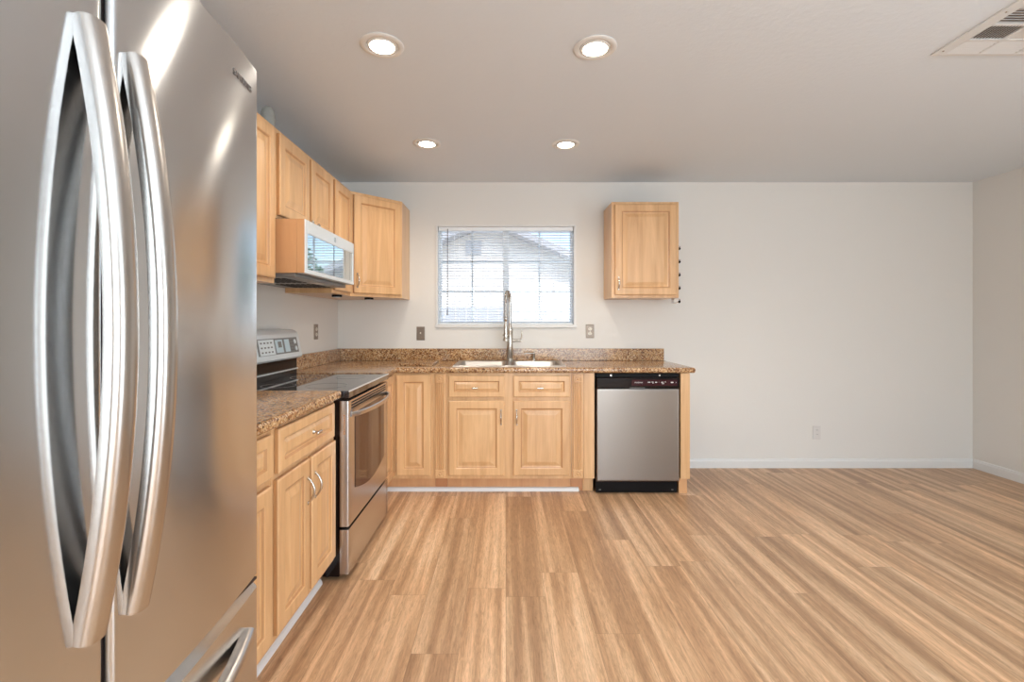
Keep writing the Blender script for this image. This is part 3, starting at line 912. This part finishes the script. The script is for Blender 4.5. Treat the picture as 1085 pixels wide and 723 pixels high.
# small fixtures under the wall cabinets
for (x, y, lab) in ((-1.16, 3.24, 'small under-cabinet light screwed below the narrow wall cabinet'), (-1.05, 3.62, 'small under-cabinet light screwed below the corner wall cabinet')):
    t_ = thing('puck_light', lab, 'light', (x, y, UB - .016), 'small fixtures under the wall cabinets')
    MB().lathe([(.032, 0), (.034, .003), (.034, .0145)], (x, y, UB - .016), 20).build('housing', 'black_plastic', t_, 40)
    MB().lathe([(.026, -.003), (.026, 0)], (x, y, UB - .016), 20).build('lens', 'plate_white', t_, 40)
# grey rounded vessel standing on the near wall cabinet
mb = MB(); mb.lathe([(.030, 0), (.034, .004), (.034, .145), (.030, .165), (.020, .178), (.003, .182)], (-1.25, 2.48, UT + .001), 24)
t_ = thing('grey_canister', 'small grey round-topped canister standing on top of the wall cabinets near the refrigerator', 'canister', (-1.25, 2.48, UT + .001))
mb.build('jar', 'grey_ceramic', t_, 50)
mb = MB(); mb.lathe([(.0345, .128), (.0355, .130), (.0355, .136), (.0345, .138)], (-1.25, 2.48, UT + .001), 24, caps=(False, False)); mb.build('rim', 'grey_ceramic', t_, 50)

# ------------------------------------------------------------------ microwave
mw = thing('microwave', 'over-the-range microwave with white-silver frame and mirror glass door', 'microwave', (-1.2, 2.69, 1.445))
MXF = -.979; MY0, MY1 = 2.300, 3.040; MZ0, MZ1 = 1.481, 1.746
MB().box(XL + .003, MXF - .045, MY0 + .004, MY1 - .004, MZ0 + .003, MZ1 - .002).build('body', 'panel_grey', mw)
MB().box(XU + .001, MXF - .042, MY0, MY0 + .0035, MZ0 + .001, MZ1, .0005, 1).build('side_panel', 'maple_edge', mw, label='wood-coloured side panel')  # microwave side coloured like the cabinet wood
MB().box(MXF - .041, MXF - .004, MY0, MY0 + .0035, MZ0 + .001, MZ1, .0005, 1).build('door_edge', 'maple_edge', mw)
fr = face_frame((MXF - .04, MY0 + .004, 0), (0, 1, 0), (1, 0, 0)); mw_w = MY1 - MY0 - .006
b = MB(fr)
b.box(0, .030, MZ0, MZ1, 0, .04, .002, 1); b.box(mw_w - .018, mw_w, MZ0, MZ1, 0, .04, .002, 1)
b.box(.030, mw_w - .018, MZ1 - .066, MZ1, 0, .04, .002, 1); b.box(.030, mw_w - .018, MZ0, MZ0 + .022, 0, .04, .002, 1)
md_ = b.build('door_frame', 'silver_paint', mw)
MB(fr).box(.030, mw_w - .07, MZ0 + .022, MZ1 - .066, 0, .036).build('door_glass', 'mirror_glass', mw)
MB(fr).box(mw_w - .068, mw_w - .018, MZ0 + .022, MZ1 - .066, 0, .036).build('control_column', 'mirror_glass', mw)
lp = [[(.40 + r_ * math.cos(a), MZ1 - .034 + r_ * math.sin(a), h_) for a in [2 * PI * q / 20 for q in range(20)]] for r_, h_ in ((.015, .0402), (.015, .0415), (.011, .0415), (.010, .0408))]
MB(fr).rings(lp, False, True).build('emblem', 'nickel', md_)
MB(fr).box(mw_w - .014, mw_w - .004, MZ1 - .075, MZ1 - .03, .0402, .0412).build('release_button', 'button_blue', md_)
# underside with grease filters and cooktop lamp
b = MB(); b.box(XL + .003, MXF - .05, MY0 + .006, MY1 - .006, MZ0 - .02, MZ0 + .0025, .003, 1); ub = b.build('underside', 'panel_grey', mw)
for y in (2.36, 2.72):
    b = MB()
    for k in range(8): b.box(-1.33 + k * .03, -1.315 + k * .03, y, y + .26, MZ0 - .0225, MZ0 - .0202)
    b.build('grease_filter', 'black_plastic', ub)
MB().box(-1.09, -1.05, 2.62, 2.72, MZ0 - .0225, MZ0 - .0202).build('lamp_lens', 'plate_white', ub)

# ------------------------------------------------------------------ refrigerator
FC, FK, FX = .59, .155, -.497
fr_y0, fr_y1 = .185, .995


def fx_at(y): return FX - FK * (y - FC) ** 2


rf = thing('refrigerator', 'large stainless steel french door refrigerator filling the left foreground', 'refrigerator', (-.98, FC, 0))
MB().box(-1.40, -.575, fr_y0 + .008, fr_y1 - .008, .025, 1.752, .004, 1).build('cabinet', 'panel_grey', rf)
for x in (-1.33, -.65):
    for y in (fr_y0 + .06, fr_y1 - .06): MB().lathe([(.02, 0), (.02, .025)], (x, y, 0), 12).build('foot', 'black_plastic', rf)


def fridge_door(y0, y1, z0, z1, name, top_ch=.004, r=.010):
    """curved front skin with rounded upright edges and chamfered top"""
    ys = []
    n = 22
    front = []
    for k in range(6):
        a = PI / 2 * k / 5; front.append((y0 + r - r * math.cos(a), fx_at(y0 + r) - r + r * math.sin(a)))
    for k in range(1, n): y = y0 + r + (y1 - y0 - 2 * r) * k / n; front.append((y, fx_at(y)))
    for k in range(6):
        a = PI / 2 * k / 5; front.append((y1 - r + r * math.sin(a), fx_at(y1 - r) - r + r * math.cos(a)))
    prof = front + [(y1, -.570), (y0, -.570)]
    def ring(z, inset):
        out = []
        for (y, x) in prof:
            xx = x if x <= -.5699 else max(x - inset, -.5695); out.append((xx, y, z))
        return out
    b = MB(); b.rings([ring(z0, .004), ring(z0 + .004, 0), ring(z1 - top_ch, 0), ring(z1, top_ch * .9)], True, True)
    return b.build(name, 'fridge_steel', rf, 32)


ZS, ZT = .712, 1.772
dl = fridge_door(fr_y0, FC - .0045, ZS, ZT, 'door')
dR = fridge_door(FC + .0045, fr_y1, ZS, ZT, 'door')
dF = fridge_door(fr_y0, fr_y1, .07, ZS - .006, 'freezer_drawer', .018)
MB().box(-.569, -.512, FC - .0035, FC + .0035, ZS + .004, ZT - .004).build('door_gasket', 'dark_gap', rf)
MB().box(-.569, -.520, fr_y0 + .01, fr_y1 - .01, ZS - .0055, ZS - .0005).build('drawer_gasket', 'dark_gap', rf)
for y in (fr_y0 + .05, fr_y1 - .05): MB().box(-.62, -.56, y - .03, y + .03, 1.7535, 1.785, .005, 2).build('hinge_cover', 'panel_grey', rf)
MB().box(-.60, -.545, fr_y0 + .02, fr_y1 - .02, .01, .064, .003, 1).build('toe_grille', 'black_plastic', rf)


def arc_handle(parent, along_z, c, y, z0, z1, width, bow, x_off=.003, thick=.022):
    b = MB(); n = 36; lp = []
    for i in range(n + 1):
        q = i / n; s_ = 1 - (2 * q - 1) ** 2
        if along_z: p = Vector((fx_at(y) + x_off + bow * s_, y, z0 + (z1 - z0) * q)); up2 = Vector((0, 1, 0))
        else:
            yy = z0 + (z1 - z0) * q; p = Vector((fx_at(yy) + x_off + bow * s_, yy, c)); up2 = Vector((0, 0, 1))
        lp.append((p, up2))
    rings_ = []
    for i, (p, up2) in enumerate(lp):
        tg = (lp[min(i + 1, n)][0] - lp[max(i - 1, 0)][0]).normalized(); nn = tg.cross(up2).normalized()
        if nn.x < 0: nn = -nn
        ring = []
        # D section: flat towards the door, domed outwards
        for k in range(13):
            a = PI * k / 12; ring.append(tuple(p + up2 * (width / 2 * math.copysign(abs(math.cos(a)) ** .75, math.cos(a))) + nn * (thick * .62 * math.sin(a))))
        ring.append(tuple(p - up2 * width / 2 * .96 - nn * thick * .38)); ring.append(tuple(p + up2 * width / 2 * .96 - nn * thick * .38))
        rings_.append(ring)
    b.rings(rings_, True, True)
    return b.build('handle', 'handle_steel', parent, 50)


arc_handle(dl, True, 0, FC - .0305, .868, 1.598, .036, .039)
arc_handle(dR, True, 0, FC + .0385, .862, 1.592, .034, .039)
h3 = arc_handle(dF, False, .622, 0, .245, .935, .030, .036, .004, .024)
# screw hole cap on the right handle
sl = -2 * FK * (.925 - FC); uu = Vector((sl, 1, 0)).normalized(); ww = uu.cross(Vector((0, 0, 1))).normalized()
text_mesh('SAMSUNG', .0170, Frame(Vector((fx_at(.922), .922, 1.713)) + ww * .0006, uu, (0, 0, 1), ww), 'brand_badge', 'badge_grey', dR, .0005)

# ------------------------------------------------------------------ wall plates
def outlet(fr, label, kind, plate, group):
    """u,v centre; w out of the wall"""
    t_ = thing('wall_outlet' if kind != 'switch' else 'light_switch', label, 'outlet' if kind != 'switch' else 'switch', fr((0, 0, 0)), group)
    MB(fr).panel(-.035, .035, -.0575, .0575, [(0, .0005), (0, .003), (.003, .006), (.008, .0065)]).build('cover_plate', plate, t_)
    ins = 'ivory' if plate != 'plate_white' else 'plate_white'
    if kind == 'duplex':
        for s_ in (-1, 1):
            lp = [[(r_ * math.cos(a), s_ * .0195 + r_ * .8 * math.sin(a), h_) for a in [2 * PI * q / 18 for q in range(18)]] for r_, h_ in ((.0165, .0067), (.0165, .0085))]
            rc = MB(fr).rings(lp, False, True).build('socket', ins, t_)
            b = MB(fr)
            for du in (-.006, .006): b.box(du - .0012, du + .0012, s_ * .0195 - .001, s_ * .0195 + .007, .0086, .0089)
            b.box(-.002, .002, s_ * .0195 - .009, s_ * .0195 - .005, .0086, .0089); b.build('slot', 'plate_slot', rc)
        MB(fr).box(-.002, .002, -.002, .002, .0067, .0078).build('screw', 'nickel', t_)
    elif kind == 'switch':
        MB(fr).box(-.006, .006, -.013, .013, .0067, .0085).build('bezel', 'bronze', t_)
        MB(fr).box(-.004, .004, -.003, .011, .0086, .019, .001, 1).build('toggle', 'ivory', t_)
        for v_ in (-.03, .03): MB(fr).box(-.002, .002, v_ - .002, v_ + .002, .0067, .0078).build('screw', 'nickel', t_)
    else:
        MB(fr).box(-.017, .017, -.033, .033, .0067, .0085, .0008, 1).build('socket', ins, t_)
        b = MB(fr)
        for s_ in (-1, 1):
            for du in (-.006, .006): b.box(du - .0012, du + .0012, s_ * .018 - .001, s_ * .018 + .007, .0086, .0089)
        b.build('slot', 'plate_slot', t_)
    return t_


bk = lambda x, z: face_frame((x, YB, z), (1, 0, 0), (0, -1, 0))
outlet(bk(-.725, 1.145), 'bronze switch plate with a light toggle on the wall left of the window', 'switch', 'bronze', None)
outlet(bk(.716, 1.164), 'bronze double socket plate on the wall right of the window', 'duplex', 'bronze', None)
outlet(face_frame((XL, 3.545, 1.168), (0, 1, 0), (1, 0, 0)), 'bronze socket plate on the left wall between range and corner', 'duplex', 'bronze', None)
outlet(bk(2.648, .302), 'white socket plate low on the wall above the baseboard at right', 'decor', 'plate_white', None)

# ------------------------------------------------------------------ ceiling lights
def can_light(x, y, label, power=26):
    t_ = thing('recessed_light', label, 'light', (x, y, H), 'recessed ceiling lights')
    MB().lathe([(.092, -.0005), (.093, -.003), (.088, -.006), (.074, -.008), (.070, -.006), (.066, -.0005)], (x, y, H), 40, caps=(False, False)).build('trim_ring', 'lamp_trim', t_, 50)
    MB().lathe([(.065, -.0008), (.062, -.007), (.054, -.009), (.052, -.0008)], (x, y, H), 36, caps=(False, False)).build('gimbal', 'lamp_trim', t_, 50)
    MB().lathe([(.050, -.0006), (.050, -.0075), (.040, -.0105), (.020, -.0125), (.001, -.013)], (x, y, H), 32, caps=(True, True)).build('bulb', 'bulb_glow', t_, 60)
    l_ = lamp('bulb_light', 'SPOT', (x, y, H - .02), power, (1, .91, .80), spot_size=math.radians(150), spot_blend=.7, shadow_soft_size=.05)
    l_.parent = t_; l_.location = (0, 0, -.02)
    return t_


can_light(-.532, 2.030, 'lit recessed ceiling light nearest the refrigerator')
can_light(.387, 2.047, 'lit recessed ceiling light near the middle, right of the front pair')
can_light(-.525, 3.142, 'lit recessed ceiling light in the back pair, nearest the corner cabinet')
can_light(.400, 3.155, 'lit recessed ceiling light in the back pair, right of the window')

# ceiling register
vn = thing('ceiling_register', 'white slatted air vent in the ceiling at the top right', 'air vent', (2.11, 1.87, H))
vx0, vx1, vy0, vy1 = 1.888, 2.345, 1.640, 2.098
b = MB()
b.box(vx0, vx1, vy1 - .02, vy1, H - .008, H - .0005, .002, 1); b.box(vx0, vx1, vy0, vy0 + .02, H - .008, H - .0005, .002, 1)
b.box(vx0, vx0 + .05, vy0 + .02, vy1 - .02, H - .008, H - .0005); b.box(vx1 - .05, vx1, vy0 + .02, vy1 - .02, H - .008, H - .0005)
for y in (1.9805, 1.877, 1.773): b.box(vx0 + .05, vx1 - .05, y - .007, y + .007, H - .009, H - .0005)
for x in (2.084, 2.160 + .083): b.box(x - .006, x + .006, vy0 + .02, vy1 - .02, H - .0085, H - .0005)
b.build('frame', 'vent_metal', vn)
MB().box(vx0 + .05, vx1 - .05, vy0 + .02, vy1 - .02, H - .0022, H - .0004).build('duct_opening', 'vent_dark', vn)
xs = [(vx0 + .05, 2.078), (2.090, 2.237), (2.249, vx1 - .05)]; ysb = [(1.9875, 2.078, 'y+'), (1.884, 1.9735, 'x'), (1.780, 1.870, 'y'), (1.660, 1.766, 'y')]
b = MB()
for (ya, yb_, kd) in ysb:
    for xi, (xa, xb_) in enumerate(xs):
        if kd == 'x':
            n = int((xb_ - xa) / .0125)
            for k in range(n):
                x = xa + (k + .5) * (xb_ - xa) / n; tl = .0035 if xi == 0 else -.0065
                b.prism([(x - tl, H - .0085), (x - tl + .0015, H - .0085), (x + tl * .3 + .001, H - .0025), (x + tl * .3 - .0005, H - .0025)], 'y', ya, yb_)
        else:
            n = 6; wv_ = .011 if kd == 'y+' else .0055
            for k in range(n):
                y = ya + (k + .5) * (yb_ - ya) / n
                if kd == 'y+':
                    b.prism([(y + .0070, H - .0088), (y + .0058, H - .0088), (y - .0064, H - .0030), (y - .0052, H - .0030)], 'x', xa, xb_); continue
                b.prism([(y - wv_ / 2, H - .0085), (y - wv_ / 2 + .0015, H - .0085), (y + wv_ / 2, H - .0025), (y + wv_ / 2 - .0015, H - .0025)], 'x', xa, xb_)
b.build('louvres', 'vent_metal', vn)
for (x, y) in ((vx0 + .022, 2.06), (vx0 + .022, 1.80), (vx1 - .022, 2.06), (vx1 - .022, 1.80)): MB().lathe([(.001, -.0095), (.004, -.009), (.005, -.0078)], (x, y, H), 10).build('screw', 'nickel', vn)
